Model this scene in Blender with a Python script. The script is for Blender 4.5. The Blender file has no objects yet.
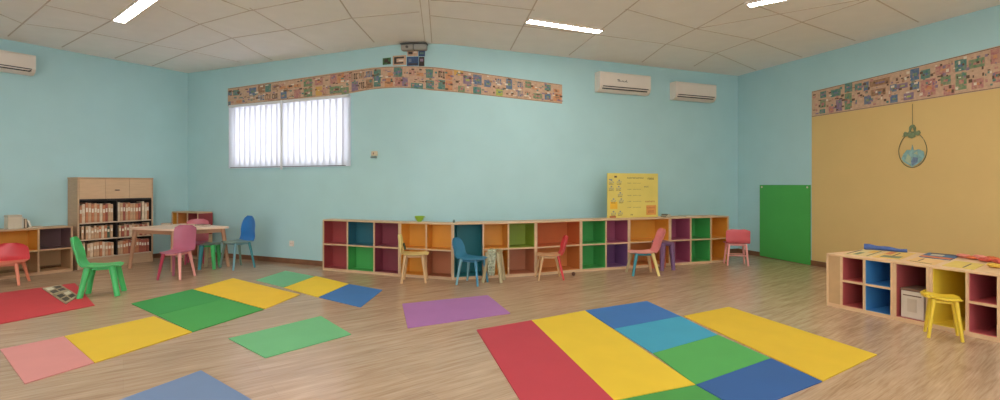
import bpy, math, random
from mathutils import Vector, Matrix
random.seed(7)
C = bpy.context.scene.collection
HC, HR, HY = 1.06, 2.75, 184.5      # camera height, room height, horizon row

# ------------------------------------------------------------ materials
def lin(c):
    return tuple(((v/255)/12.92 if v/255 <= .04045 else ((v/255+.055)/1.055)**2.4) for v in c)
_m = {}
def mat(name, col, rough=.6, var=.06, scale=12, stretch=None, spec=.5, bump=0.0, bscale=200, col2=None, trans=0.0):
    if name in _m: return _m[name]
    m = bpy.data.materials.new(name); m.use_nodes = True
    nt = m.node_tree; N = nt.nodes; L = nt.links
    b = N['Principled BSDF']; b.inputs['Roughness'].default_value = rough
    b.inputs['Specular IOR Level'].default_value = spec
    tc = N.new('ShaderNodeTexCoord'); mp = N.new('ShaderNodeMapping')
    L.new(tc.outputs['Object'], mp.inputs['Vector'])
    if stretch: mp.inputs['Scale'].default_value = stretch
    nz = N.new('ShaderNodeTexNoise'); nz.inputs['Scale'].default_value = scale; nz.inputs['Detail'].default_value = 4
    L.new(mp.outputs['Vector'], nz.inputs['Vector'])
    rp = N.new('ShaderNodeValToRGB')
    c = lin(col)
    if col2 is None:
        rp.color_ramp.elements[0].color = tuple(v*(1-var) for v in c)+(1,)
        rp.color_ramp.elements[1].color = tuple(min(1, v*(1+var)) for v in c)+(1,)
    else:
        rp.color_ramp.elements[0].color = c+(1,); rp.color_ramp.elements[1].color = lin(col2)+(1,)
    rp.color_ramp.elements[0].position = .3; rp.color_ramp.elements[1].position = .7
    L.new(nz.outputs['Fac'], rp.inputs['Fac']); L.new(rp.outputs['Color'], b.inputs['Base Color'])
    if bump:
        n2 = N.new('ShaderNodeTexNoise'); n2.inputs['Scale'].default_value = bscale
        L.new(tc.outputs['Object'], n2.inputs['Vector'])
        bp = N.new('ShaderNodeBump'); bp.inputs['Strength'].default_value = bump; bp.inputs['Distance'].default_value = .002
        L.new(n2.outputs['Fac'], bp.inputs['Height']); L.new(bp.outputs['Normal'], b.inputs['Normal'])
    _m[name] = m
    return m
def emis(name, col, s):
    m = bpy.data.materials.new(name); m.use_nodes = True
    nt = m.node_tree; b = nt.nodes['Principled BSDF']
    b.inputs['Base Color'].default_value = (.8, .8, .8, 1)
    b.inputs['Emission Color'].default_value = col+(1,); b.inputs['Emission Strength'].default_value = s
    return m

WALL = mat('wall_paint', (174, 209, 211), .75, .02, 3, bump=.15)
YEL = mat('yellow_paint', (216, 182, 118), .75, .02, 3, bump=.1)
CEIL = mat('ceiling_panel', (241, 236, 231), .85, .02, 5)
SEAM = mat('ceiling_seam', (204, 190, 178), .9, .05)
WOOD = mat('light_beech', (206, 172, 136), .5, .09, 6, stretch=(1.5, 1.5, 14))
WOODY = mat('pale_beech', (220, 182, 140), .5, .09, 6, stretch=(1.5, 14, 1.5))
BASE = mat('baseboard_wood', (126, 84, 58), .5, .2, 9)
WHITE = mat('white_plastic', (226, 212, 198), .4, .01)
DARK = mat('dark_grey', (52, 48, 46), .5, .1)
BLACK = mat('black_board', (42, 34, 32), .6, .1)
KRAFT = mat('kraft_paper', (200, 164, 136), .8, .12, 30, bump=.1)

def floor_mat():
    m = bpy.data.materials.new('wood_laminate'); m.use_nodes = True
    nt = m.node_tree; N = nt.nodes; L = nt.links; b = N['Principled BSDF']
    b.inputs['Roughness'].default_value = .24; b.inputs['Specular IOR Level'].default_value = .5
    tc = N.new('ShaderNodeTexCoord'); rot = N.new('ShaderNodeMapping')
    rot.inputs['Rotation'].default_value = (0, 0, -math.radians(37))
    L.new(tc.outputs['Object'], rot.inputs['Vector'])
    def noise(sx, sy, sc, det=6, dist=0.0):
        mp = N.new('ShaderNodeMapping'); mp.inputs['Scale'].default_value = (sx, sy, 1)
        L.new(rot.outputs['Vector'], mp.inputs['Vector'])
        n = N.new('ShaderNodeTexNoise'); n.inputs['Scale'].default_value = sc; n.inputs['Detail'].default_value = det
        n.inputs['Distortion'].default_value = dist
        L.new(mp.outputs['Vector'], n.inputs['Vector']); return n
    n1 = noise(1, 11, 2.2, 8, .6); n2 = noise(2, 40, 3, 4)
    br = N.new('ShaderNodeTexBrick'); br.inputs['Scale'].default_value = 1
    br.inputs['Brick Width'].default_value = 1.25; br.inputs['Row Height'].default_value = .19
    br.inputs['Mortar Size'].default_value = .0012
    br.inputs['Color1'].default_value = (.47, .47, .47, 1); br.inputs['Color2'].default_value = (.53, .53, .53, 1)
    br.inputs['Mortar'].default_value = (.42, .42, .42, 1)
    L.new(rot.outputs['Vector'], br.inputs['Vector'])
    r1 = N.new('ShaderNodeValToRGB')
    r1.color_ramp.elements[0].position = .3; r1.color_ramp.elements[1].position = .72
    r1.color_ramp.elements[0].color = lin((156, 124, 94))+(1,); r1.color_ramp.elements[1].color = lin((204, 174, 144))+(1,)
    mx = N.new('ShaderNodeMix'); mx.data_type = 'FLOAT'; mx.inputs[0].default_value = .45
    L.new(n1.outputs['Fac'], mx.inputs[2]); L.new(n2.outputs['Fac'], mx.inputs[3])
    L.new(mx.outputs[0], r1.inputs['Fac'])
    ml = N.new('ShaderNodeMix'); ml.data_type = 'RGBA'; ml.blend_type = 'OVERLAY'; ml.inputs[0].default_value = .8
    L.new(r1.outputs['Color'], ml.inputs[6]); L.new(br.outputs['Color'], ml.inputs[7])
    L.new(ml.outputs[2], b.inputs['Base Color'])
    return m
FLOOR = floor_mat()

# ------------------------------------------------------------ mesh building
class MB:
    def __init__(s): s.v = []; s.f = []; s.mi = []; s.m = []; s.sm = []
    def slot(s, m):
        if m not in s.m: s.m.append(m)
        return s.m.index(m)
    def add(s, vs, fs, m, smooth=False):
        o = len(s.v); s.v += [tuple(v) for v in vs]; i = s.slot(m)
        for f in fs: s.f.append(tuple(o+a for a in f)); s.mi.append(i); s.sm.append(smooth)
    def box(s, a, b, m, M=None, bev=0.0):
        x0, x1 = sorted((a[0], b[0])); y0, y1 = sorted((a[1], b[1])); z0, z1 = sorted((a[2], b[2]))
        e = min(bev, (x1-x0)*.45, (y1-y0)*.45, (z1-z0)*.45)
        if e <= 0:
            vs = [(x, y, z) for z in (z0, z1) for y in (y0, y1) for x in (x0, x1)]
            fs = [(0, 2, 3, 1), (4, 5, 7, 6), (0, 1, 5, 4), (2, 6, 7, 3), (0, 4, 6, 2), (1, 3, 7, 5)]
        else:   # chamfered box: octagon rings
            def ring(z, i):
                X0, X1, Y0, Y1 = x0+i, x1-i, y0+i, y1-i
                return [(X0+e, Y0, z), (X1-e, Y0, z), (X1, Y0+e, z), (X1, Y1-e, z), (X1-e, Y1, z), (X0+e, Y1, z), (X0, Y1-e, z), (X0, Y0+e, z)]
            vs = ring(z0, e*.9)+ring(z0+e, 0)+ring(z1-e, 0)+ring(z1, e*.9)
            fs = [tuple(range(7, -1, -1)), tuple(range(24, 32))]
            for r in range(3):
                for i in range(8):
                    j = (i+1) % 8; fs.append((r*8+i, r*8+j, r*8+8+j, r*8+8+i))
        if M: vs = [M @ Vector(v) for v in vs]
        s.add(vs, fs, m)
    def tube(s, pts, rads, m, n=10, flat=1.0, caps=True):
        pts = [Vector(p) for p in pts]; vs = []
        for i, p in enumerate(pts):
            d = (pts[min(i+1, len(pts)-1)]-pts[max(i-1, 0)]).normalized()
            a = d.cross(Vector((0, 0, 1))) if abs(d.z) < .9 else d.cross(Vector((0, 1, 0)))
            a.normalize(); b = d.cross(a).normalized()
            for k in range(n):
                t = 2*math.pi*k/n
                vs.append(p+(a*math.cos(t)*flat+b*math.sin(t))*rads[i])
        fs = []
        for i in range(len(pts)-1):
            for k in range(n):
                j = (k+1) % n; fs.append((i*n+k, i*n+j, i*n+n+j, i*n+n+k))
        if caps: fs += [tuple(range(n-1, -1, -1)), tuple(range((len(pts)-1)*n, len(pts)*n))]
        s.add(vs, fs, m, True)
    def lathe(s, prof, m, n=20, c=(0, 0, 0)):
        vs = [(c[0]+r*math.cos(2*math.pi*k/n), c[1]+r*math.sin(2*math.pi*k/n), c[2]+z) for r, z in prof for k in range(n)]
        fs = []
        for i in range(len(prof)-1):
            for k in range(n):
                j = (k+1) % n; fs.append((i*n+k, i*n+j, i*n+n+j, i*n+n+k))
        fs += [tuple(range(n-1, -1, -1)), tuple(range((len(prof)-1)*n, len(prof)*n))]
        s.add(vs, fs, m, True)
    def prism(s, poly, z0, z1, m, M=None):
        n = len(poly)
        vs = [(x, y, z0) for x, y in poly]+[(x, y, z1) for x, y in poly]
        if M: vs = [M @ Vector(v) for v in vs]
        fs = [tuple(range(n-1, -1, -1)), tuple(range(n, 2*n))]+[(i, (i+1) % n, n+(i+1) % n, n+i) for i in range(n)]
        s.add(vs, fs, m)
    def slab(s, quad, off, m):      # quad of 3-D points thickened by vector off
        q = [Vector(p) for p in quad]; o = Vector(off); n = len(q)
        s.add(q+[p+o for p in q], [tuple(range(n-1, -1, -1)), tuple(range(n, 2*n))]+[(i, (i+1) % n, n+(i+1) % n, n+i) for i in range(n)], m)
    def build(s, name, parent=None, loc=None):
        me = bpy.data.meshes.new(name); me.from_pydata(s.v, [], s.f)
        for m in s.m: me.materials.append(m)
        me.polygons.foreach_set('material_index', s.mi); me.polygons.foreach_set('use_smooth', s.sm)
        me.validate(); me.update()
        import bmesh
        b = bmesh.new(); b.from_mesh(me); bmesh.ops.recalc_face_normals(b, faces=b.faces); b.to_mesh(me); b.free()
        if any(s.sm):
            try: me.set_sharp_from_angle(angle=math.radians(40))
            except Exception: pass
        o = bpy.data.objects.new(name, me); C.objects.link(o)
        if parent: o.parent = parent
        if loc: o.location = loc
        return o
def tag(o, label=None, cat=None, group=None, kind=None):
    if label: o['label'] = label
    if cat: o['category'] = cat
    if group: o['group'] = group
    if kind: o['kind'] = kind
    return o
def thing(name, label, cat, loc=(0, 0, 0), rz=0, group=None):
    o = bpy.data.objects.new(name, None); C.objects.link(o); o.empty_display_size = .1
    o.location = loc; o.rotation_euler = (0, 0, rz)
    return tag(o, label, cat, group)
def struct(mb, name, parent=None):
    o = mb.build(name, parent)
    if not parent: o['kind'] = 'structure'
    return o
def copy_tree(o, parent=None):
    c = o.copy(); C.objects.link(c)
    if parent: c.parent = parent
    for ch in list(o.children): copy_tree(ch, c)
    return c

# ------------------------------------------------------------ survey of the room (metres; plan of walls and floor marks)
def XY(x, k): return Vector(((x-500)/k, 500/k))
def onz(x, y, z):
    k = (y-HY)/(HC-z) if z < HC else (HY-y)/(z-HC)
    return Vector(((x-500)/k, 500/k, z))
def _bend(n=12):
    a, b, c = (385, 45.93), (419.3, 41.2), (462, 45.83)
    return [tuple(a[i]*(1-f)**2+2*b[i]*f*(1-f)+c[i]*f*f for i in (0, 1)) for f in [q/n for q in range(n+1)]]
CE = [(-60, 27.3), (188, 73.2)]+_bend()+[(738, 76.0), (1060, -11.6)]
def wallk(x):
    for (a, ya), (b, yb) in zip(CE, CE[1:]):
        if x <= b: return (HY-(ya+(yb-ya)*(x-a)/(b-a)))/(HR-HC)
    return wallk(b)
def seg(x):
    for i in range(len(CE)-1):
        if x <= CE[i+1][0]: return i
    return len(CE)-2
def wp(x, z, out=0.0):
    p = XY(x, wallk(x)); i = seg(x)
    a = XY(CE[i][0], wallk(CE[i][0]+1e-6)); b = XY(CE[i+1][0], wallk(CE[i+1][0]))
    d = (b-a).normalized(); n = Vector((d.y, -d.x))
    p = p+n*out
    return Vector((p.x, p.y, z))
def wz(x, y): return HC+(HY-y)/wallk(x)     # height of a mark on the wall

Acor = XY(188, wallk(188)); Ccor = XY(738, wallk(738))
Lend = Vector((-6.75, 4.15)); Rend = Vector((5.55, 2.02))
ld = (Acor-XY(-60, wallk(-60))).normalized(); Lend = Acor-ld*4.2
rd = (XY(1060, wallk(1060))-Ccor).normalized(); Rend = Ccor+rd*6.6

def wallmesh(pts, z0, z1, th, m):      # polyline wall, thickened outwards (to the left of travel)
    mb = MB(); pts = [Vector((p[0], p[1])) for p in pts]; out = []
    for i, p in enumerate(pts):
        a = pts[max(i-1, 0)]; b = pts[min(i+1, len(pts)-1)]; d = (b-a).normalized()
        out.append(p+Vector((-d.y, d.x))*th)
    n = len(pts)
    vs = [(p.x, p.y, z) for z in (z0, z1) for p in pts]+[(p.x, p.y, z) for z in (z0, z1) for p in out]
    fs = []
    for i in range(n-1):
        fs += [(i, i+1, n+i+1, n+i), (2*n+i, 3*n+i, 3*n+i+1, 2*n+i+1), (n+i, n+i+1, 3*n+i+1, 3*n+i), (i, 2*n+i, 2*n+i+1, i+1)]
    fs += [(0, n, 3*n, 2*n), (n-1, 3*n-1, 4*n-1, 2*n-1)]
    mb.add(vs, fs, m); return mb
struct(wallmesh([Lend, Acor], 0, HR, .12, WALL), 'wall_left')
struct(wallmesh([Ccor, Rend], 0, HR, .12, WALL), 'wall_right')
R1, R2 = Vector((4.6, -3.0)), Vector((-5.2, -3.0))
rw = MB()
def rsub(pts, z0, z1):
    w_ = wallmesh(pts, z0, z1, .12, WALL); rw.add(w_.v, w_.f, WALL)
ADDED_WINS = [(-4.7, -1.9), (-1.4, 1.4), (1.9, 4.2)]; RZ0, RZ1 = .95, 2.5  # openings added behind the camera to bring in more daylight
xs_ = [4.6]+[v for a_, b_ in reversed(ADDED_WINS) for v in (b_, a_)]+[-5.2]
rsub([Rend, R1], 0, HR); rsub([R2, Lend], 0, HR); rsub([R1, R2], 0, RZ0); rsub([R1, R2], RZ1, HR)
for a_, b_ in zip(xs_[0::2], xs_[1::2]): rsub([(a_, -3.0), (b_, -3.0)], RZ0, RZ1)
struct(rw, 'wall_rear')
# back wall with its window opening
WX0, WX1, WZ0, WZ1 = 232.5, 349.5, 1.31, 2.19
bw = MB()
def sub(pts, z0, z1):
    w = wallmesh(pts, z0, z1, .12, WALL); bw.add(w.v, w.f, WALL, len(pts) > 3)
p2 = lambda x: XY(x, wallk(x))
curve = [p2(x) for x, _ in CE[2:-1]]
sub([p2(188), p2(WX0)], 0, HR); sub([p2(WX0), p2(WX1)], 0, WZ0); sub([p2(WX0), p2(WX1)], WZ1, HR)
sub([p2(WX1)]+curve, 0, HR)
struct(bw, 'wall_back')
room = [Lend-ld*.0, Acor]+curve[:-1]+[Ccor, Rend, R1, R2]
mb = MB(); mb.prism([(p.x*1.02, p.y*1.02) for p in room], -.1, 0, FLOOR); struct(mb, 'floor')
mb = MB(); mb.prism([(p.x*1.02, p.y*1.02) for p in room], HR, HR+.1, CEIL); struct(mb, 'ceiling')

def strip(pts, z0, z1, th, m):       # board standing against a wall, on the room side
    pts = [Vector((p[0], p[1])) for p in pts]
    mb = MB()
    for a, b in zip(pts, pts[1:]):
        d = (b-a).normalized(); n = Vector((d.y, -d.x))*th
        mb.slab([(a.x, a.y, z0), (b.x, b.y, z0), (b.x, b.y, z1), (a.x, a.y, z1)], (n.x, n.y, 0), m)
    return mb
struct(strip([p2(188)]+curve, 0, .065, .012, BASE), 'baseboard_back')
struct(strip([Lend, Acor], 0, .065, .012, BASE), 'baseboard_left')
struct(strip([Ccor, Rend], 0, .065, .012, BASE), 'baseboard_right')

# ceiling panel seams
SE = [[(50,0),(8,36)], [(141,4),(112,20),(62,47)], [(303,0),(250,10.5),(200,24),(150,44),(115,58)],
      [(250,8),(287,29.5),(323,49.6)], [(419,11.8),(352,18),(287,29.5),(232,38),(190,51),(152,66)],
      [(340,0),(352,18),(374,42)], [(431,15.5),(526,26.4),(600,35),(666,44),(716,53),(756,70)],
      [(537,0),(510.4,49.6)], [(431,0),(467,2),(534,10)], [(222,0),(250,10.5)],
      [(27,24),(87,32),(150,44),(190,51),(240,62)], [(160,6),(200,24),(232,38),(252,50),(272,60)], [(45,5),(112,20)],
      [(0,14),(24,24)], [(639,0),(569,55)], [(859,0),(696,28.6),(666,44),(642,62)], [(626,9),(696,28.6),(753,39.6),(802,57)],
      [(753.6,4.4),(802,22),(855,40.4)], [(877,0),(918.5,22)], [(868,0),(802,22),(753,39.6),(716,53),(694,66)], [(745,2),(696,28.6)]]
mb = MB()
for ln in SE:
    for (a, b) in zip(ln, ln[1:]):
        A = onz(a[0], a[1], HR); B = onz(b[0], b[1], HR); d = (B-A).normalized(); n = Vector((-d.y, d.x, 0))*.006
        A -= d*.004; B += d*.004
        mb.slab([A-n, B-n, B+n, A+n], (0, 0, -.003), SEAM)
struct(mb, 'trim_1')
mb = MB()
A = onz(424.5, 2, HR); B = onz(428.5, 42.3, HR); d = (B-A).normalized(); n = Vector((-d.y, d.x, 0))*.035; A -= d*4
mb.slab([A-n, B-n, B+n, A+n], (0, 0, -.012), CEIL)
for sg in (-1, 1): mb.slab([A+n*sg, B+n*sg, B+n*sg*1.25, A+n*sg*1.25], (0, 0, -.004), SEAM)
struct(mb, 'trim_2')

# ------------------------------------------------------------ window and blinds
GL = bpy.data.materials.new('window_glass'); GL.use_nodes = True
g = GL.node_tree.nodes['Principled BSDF']; g.inputs['Transmission Weight'].default_value = 1; g.inputs['Roughness'].default_value = 0; g.inputs['IOR'].default_value = 1.05
FRAME = mat('window_frame_white', (215, 215, 215), .5, .02)
wn = bpy.data.objects.new('window_1', None); C.objects.link(wn); wn['kind'] = 'structure'
a, b = p2(WX0), p2(WX1); d = (b-a).normalized(); n = Vector((d.y, -d.x)); W = (b-a).length
MW = Matrix(((d.x, -n.x, 0, a.x), (d.y, -n.y, 0, a.y), (0, 0, 1, 0), (0, 0, 0, 1)))     # u along wall, v outwards, z
wn.matrix_world = MW
mb = MB(); t = .045
for u0, u1, z0, z1 in ((0, W, WZ0, WZ0+t), (0, W, WZ1-t, WZ1), (0, t, WZ0, WZ1), (W-t, W, WZ0, WZ1), (W*.49-.02, W*.49+.02, WZ0, WZ1)):
    mb.box((u0, .05, z0), (u1, .10, z1), FRAME)
mb.build('window_frame', wn)
for u0, u1 in ((t, W*.49-.02), (W*.49+.02, W-t)):
    mb = MB(); mb.box((u0, .072, WZ0+t), (u1, .078, WZ1-t), GL); mb.build('pane', wn)
BL = bpy.data.materials.new('blind_fabric'); BL.use_nodes = True
nt = BL.node_tree; nt.nodes.remove(nt.nodes['Principled BSDF'])
df = nt.nodes.new('ShaderNodeBsdfDiffuse'); tr = nt.nodes.new('ShaderNodeBsdfTranslucent'); mx = nt.nodes.new('ShaderNodeMixShader')
df.inputs[0].default_value = (.72, .72, .76, 1); tr.inputs[0].default_value = (.84, .84, .88, 1); mx.inputs[0].default_value = .6
nt.links.new(df.outputs[0], mx.inputs[1]); nt.links.new(tr.outputs[0], mx.inputs[2]); nt.links.new(mx.outputs[0], nt.nodes['Material Output'].inputs[0])
bl = thing('vertical_blinds', 'white vertical fabric blinds drawn closed over the window', 'blinds')
bl.matrix_world = MW
mb = MB(); mb.box((-.02, -.05, WZ1-.03), (W+.03, -.012, WZ1+.004), FRAME, bev=.004); mb.build('head_rail', bl)
NS = 21
for i in range(NS):
    uc = -.01+(W+.04)*(i+.5)/NS; hw = W/NS*.6; mb = MB(); cols = []
    if i in (10,): hw *= .93
    for j in range(7):
        s = j/6*2-1
        cols.append((uc+hw*s, -.034+.011*s+.007*(1-s*s)))
    z0, z1 = WZ0-.02, WZ1-.02
    vs = [(u, v, z) for z in (z0, z1) for u, v in cols]+[(u, v-.0015, z) for z in (z0, z1) for u, v in cols]
    fs = []
    for q in range(6):
        fs += [(q, q+1, 8+q, 7+q), (14+q, 21+q, 22+q, 15+q), (q, 14+q, 15+q, q+1), (7+q, 8+q, 22+q, 21+q)]
    fs += [(0, 7, 21, 14), (6, 20, 27, 13)]
    mb.add(vs, fs, BL, True); mb.build('slat', bl)
mb = MB(); mb.box((W*.485-.018, -.075, WZ0-.05), (W*.485+.018, -.064, WZ1), FRAME, bev=.003); mb.build('centre_strip', bl)
mb = MB(); mb.tube([(0.02, -.05, WZ0-.01), (W-.02, -.05, WZ0-.01)], [.004, .004], DARK, 6)
mb.build('bottom_chain', bl)

for i, (a_, b_) in enumerate(ADDED_WINS):  # unseen rear windows, added to light the room from behind
    added_win = bpy.data.objects.new('window_%d' % (i+2), None); C.objects.link(added_win); added_win['kind'] = 'structure'
    mb = MB()
    for x0_, x1_, z0, z1 in ((a_, b_, RZ0, RZ0+.05), (a_, b_, RZ1-.05, RZ1), (a_, a_+.05, RZ0, RZ1), (b_-.05, b_, RZ0, RZ1), ((a_+b_)/2-.025, (a_+b_)/2+.025, RZ0, RZ1)):
        mb.box((x0_, -3.09, z0), (x1_, -3.03, z1), FRAME)
    mb.build('window_frame', added_win)
# ------------------------------------------------------------ lamps
LAMP = emis('lamp_tube', (1, .95, .87), 34)
def lamp(p0, d, L, label):
    d = Vector(d).normalized(); ang = math.atan2(d.y, d.x)
    t = thing('ceiling_light', label, 'ceiling light', (p0[0], p0[1], HR), ang, 'linear ceiling lights')
    mb = MB()
    mb.box((-.02, -.064, -.006), (L+.02, .064, 0), WHITE)
    for y0, y1 in ((-.064, -.048), (.048, .064)): mb.box((-.02, y0, -.018), (L+.02, y1, -.006), WHITE)
    for x0_, x1_ in ((-.02, 0), (L, L+.02)): mb.box((x0_, -.064, -.02), (x1_, .064, -.006), WHITE, bev=.003)
    mb.build('frame', t)
    mb = MB(); mb.box((0, -.046, -.019), (L, .046, -.006), LAMP, bev=.004); mb.build('diffuser', t)
lamp((-3.915, 5.14), (.77, -.64), 1.2, 'linear ceiling light above the tall bookcase side of the room')
lamp((.289, 5.13), (.90, .40), .88, 'linear ceiling light above the long cubby shelves')
lamp((2.33, 4.68), (.77, -.64), 1.2, 'linear ceiling light nearest the tan wall panel')
for i, (x, y) in enumerate([(-4.6, 2.6), (-1.6, 2.4), (1.6, 1.9), (4.0, 1.2), (-3.6, -.6), (-.4, -.8), (2.6, -1.2)]):  # extra lamps added out of view to raise the room's brightness
    lamp((x, y), (.9, .1), 1.2, 'linear ceiling light added out of view to brighten the room')

# ------------------------------------------------------------ mats
def mat_quad(name, label, cat, col, pts, group=None, z=.006, m=None):
    m = m or mat('mat_%d_%d_%d' % col, col, .75, .03, 4, bump=.2, bscale=300)
    P = [onz(x, y, z) for x, y in pts]; c = sum(P, Vector())/len(P)
    Q = [p+(c-p).normalized()*.003 for p in P]
    mb = MB(); mb.slab([(q.x-c.x, q.y-c.y, 0.0008) for q in Q], (0, 0, z-.0008), m)
    o = mb.build(name, None, (c.x, c.y, 0)); tag(o, label, cat, group); return o
G1, G2 = 'mats in the long diagonal row', 'mats in the big striped block'
mats = [
 ('red mat under the open picture book, by the green chair', (198, 55, 61), [(-70, 302), (75, 283), (95, 305), (-70, 337.5)], None),
 ('pink mat at the near end of the diagonal row', (210, 140, 136), [(0, 349), (64, 336), (94.5, 362.5), (24.5, 383.5)], G1),
 ('yellow mat between the pink mat and the green mats', (223, 186, 40), [(64, 336), (154, 316), (192.5, 331.7), (94.5, 362.5)], G1),
 ('darker green mat of the diagonal row, on the side of the green chair', (53, 151, 71), [(131, 303.5), (192.5, 289), (226, 298.5), (157, 315.2)], G1),
 ('mid green mat of the diagonal row touching two yellow mats', (65, 159, 74), [(157, 315.2), (226, 298.5), (264, 309), (192.5, 331.7)], G1),
 ('yellow mat of the diagonal row between green and seafoam mats', (239, 194, 42), [(193.5, 289), (233, 278), (300, 294.3), (265, 308.6)], G1),
 ('seafoam green mat nearest the window wall', (114, 185, 136), [(255.6, 280), (285.6, 270.6), (314.5, 276.2), (283.7, 287)], G1),
 ('small yellow mat between the seafoam mat and blue mat', (239, 203, 44), [(284, 287.3), (316, 276), (349, 283.7), (318.3, 297)], G1),
 ('blue mat at the far end of the diagonal row', (59, 115, 177), [(318.7, 297), (349, 283.9), (382.5, 289.8), (360.6, 307)], G1),
 ('lone light green mat in the middle of the floor', (110, 183, 127), [(228, 338.3), (321, 315.8), (351.5, 334), (265, 357.6)], None),
 ('lone purple mat in front of the shelves', (167, 110, 168), [(402, 303.6), (488, 295), (510.6, 313), (407.5, 327.8)], None),
 ('slate blue mat cut by the bottom of the picture', (109, 132, 168), [(201, 370), (262, 405), (170, 452), (85, 412)], None),
 ('red strip mat at the end of the striped block', (185, 56, 70), [(476.5, 329.5), (531.5, 320), (633, 418.2), (545, 440)], G2),
 ('yellow strip mat beside the red strip mat', (224, 189, 42), [(531.5, 320), (585, 310.3), (695.7, 384.5), (614, 400)], G2),
 ('royal blue mat at the far corner of the striped block', (52, 109, 175), [(585, 310.3), (647, 300.8), (680.7, 316), (614, 328.6)], G2),
 ('teal mat between royal blue and green in the striped block', (56, 154, 185), [(614, 328.6), (680.7, 316), (718, 334.6), (652.7, 353)], G2),
 ('green mat between the teal and the nearer blue mat', (78, 163, 80), [(652.7, 353), (718, 334.6), (771, 358), (695.7, 384.5)], G2),
 ('deep blue mat at the near side of the striped block', (40, 88, 149), [(695.7, 384.5), (771, 358), (822.6, 381), (745, 412)], G2),
 ('green mat cut by the bottom edge below the yellow strip', (66, 147, 66), [(615, 400.4), (695.7, 384.7), (744, 412), (655, 439.5)], G2),
 ('wide yellow strip mat on the tan wall side of the block', (217, 179, 37), [(683.7, 315.7), (729, 306.6), (877.6, 354.5), (823.3, 380.7)], G2)]
for lb, c, q, g_ in mats: mat_quad('foam_mat', lb, 'floor mat', c, q, g_ or 'single mats on the floor')

# ------------------------------------------------------------ cubby units
CC = {'red': (156, 66, 66), 'blue': (44, 100, 115), 'green': (74, 164, 84), 'magenta': (133, 59, 72), 'plum': (164, 82, 108), 'purple': (126, 84, 130),
      'ochre': (221, 155, 58), 'amber': (216, 152, 56), 'teal': (28, 111, 117), 'olive': (138, 153, 46), 'brown': (180, 112, 76), 'rust': (195, 102, 53),
      'orange': (204, 128, 66), 'wood': (206, 166, 120), 'maroon': (176, 84, 82), 'yellow': (239, 208, 66), 'brick': (184, 86, 84), 'sky': (72, 140, 196), 'rose': (186, 88, 90),
      'mauve': (116, 84, 84), 'tan': (186, 146, 104), 'leaf': (84, 146, 66)}
def lc(n): return mat('liner_'+n, CC[n], .5, .04, 5)
def unit(F, u0, u1, depth, H, cols, label, name='cubby_shelf', group=None, wood=WOOD, mid=None, base=.0, mitre=(0, 0)):
    """F = (P, angle) front line; u0,u1 along it; cols = [(ua, ub, [colour upper, colour lower] or [colour])]"""
    P, d = F; ang = math.atan2(d.y, d.x); o = P+d*u0
    t = thing(name, label, 'shelf', (o.x, o.y, 0), ang, group); w = u1-u0; T = .017
    mb = MB()
    mb.box((0, 0, H-T), (w, depth, H), wood, bev=.003); mb.box((0, .003, base), (w, depth, base+.03), wood)
    mb.box((0, depth-.008, base+.03), (w, depth, H-T), wood)
    if base: mb.box((.02, .03, 0), (w-.02, depth-.02, base), wood)
    mb.build('carcass', t)
    edges = sorted({round(c[0]-u0, 4) for c in cols}|{round(c[1]-u0, 4) for c in cols})
    for i, e in enumerate(edges):
        x = min(max(e, T/2), w-T/2); mb = MB(); mb.box((x-T/2, .001, base+.03), (x+T/2, depth-.01, H-T), wood); mb.build('upright', t)
    zm = mid or (H+base)/2+.01
    for ua, ub, cl in cols:
        a = max(ua-u0, 0)+(T if abs(ua-u0) < .01 else T/2); b = min(ub-u0, w)-(T if abs(ub-u1) < .01 else T/2)
        rows = [(base+.03, H-T)] if len(cl) == 1 else [(zm+T/2, H-T), (base+.03, zm-T/2)]
        if len(cl) == 2:
            mb = MB(); mb.box((a, .004, zm-T/2), (b, depth-.01, zm+T/2), wood); mb.build('shelf_board', t)
        for (z0, z1), c in zip(rows, cl):
            if c is None: continue
            m = lc(c); q = .003; y0, y1 = .012, depth-.009; mb = MB()
            if c == 'panel': continue
            mb.box((a, y1-q, z0), (b, y1, z1), m); mb.box((a, y0, z0), (a+q, y1-q, z1), m); mb.box((b-q, y0, z0), (b, y1-q, z1), m)
            mb.box((a+q, y0, z0), (b-q, y1-q, z0+q), m); mb.box((a+q, y0, z1-q), (b-q, y1-q, z1), m)
            o_ = mb.build('compartment_lining', t); o_['label'] = {'sky': 'blue', 'tan': 'light brown', 'brick': 'dull red'}.get(c, c)+' inside of one compartment'
    if any(mitre):
        for o_ in t.children:
            for v_ in o_.data.vertices: v_.co.x = v_.co.y*mitre[0]+v_.co.x*(w-v_.co.y*sum(mitre))/w
    return t
def front(xa, ka, xb, kb):
    P = XY(xa, ka); Q = XY(xb, kb); return P, (Q-P).normalized(), (Q-P).length
def ufrac(F, x):      # position along front line seen in direction x
    P, d, _ = F; s = (x-500)/500   # X = s*Y
    return (s*P.y-P.x)/(d.x-s*d.y)
KS = [(322.4, 80.8), (399.4, 86.8), (452.5, 90.3), (536.1, 86.0), (581.2, 82.3), (629.3, 79.3), (670.3, 76.6), (729.1, 72.9)]
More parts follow.
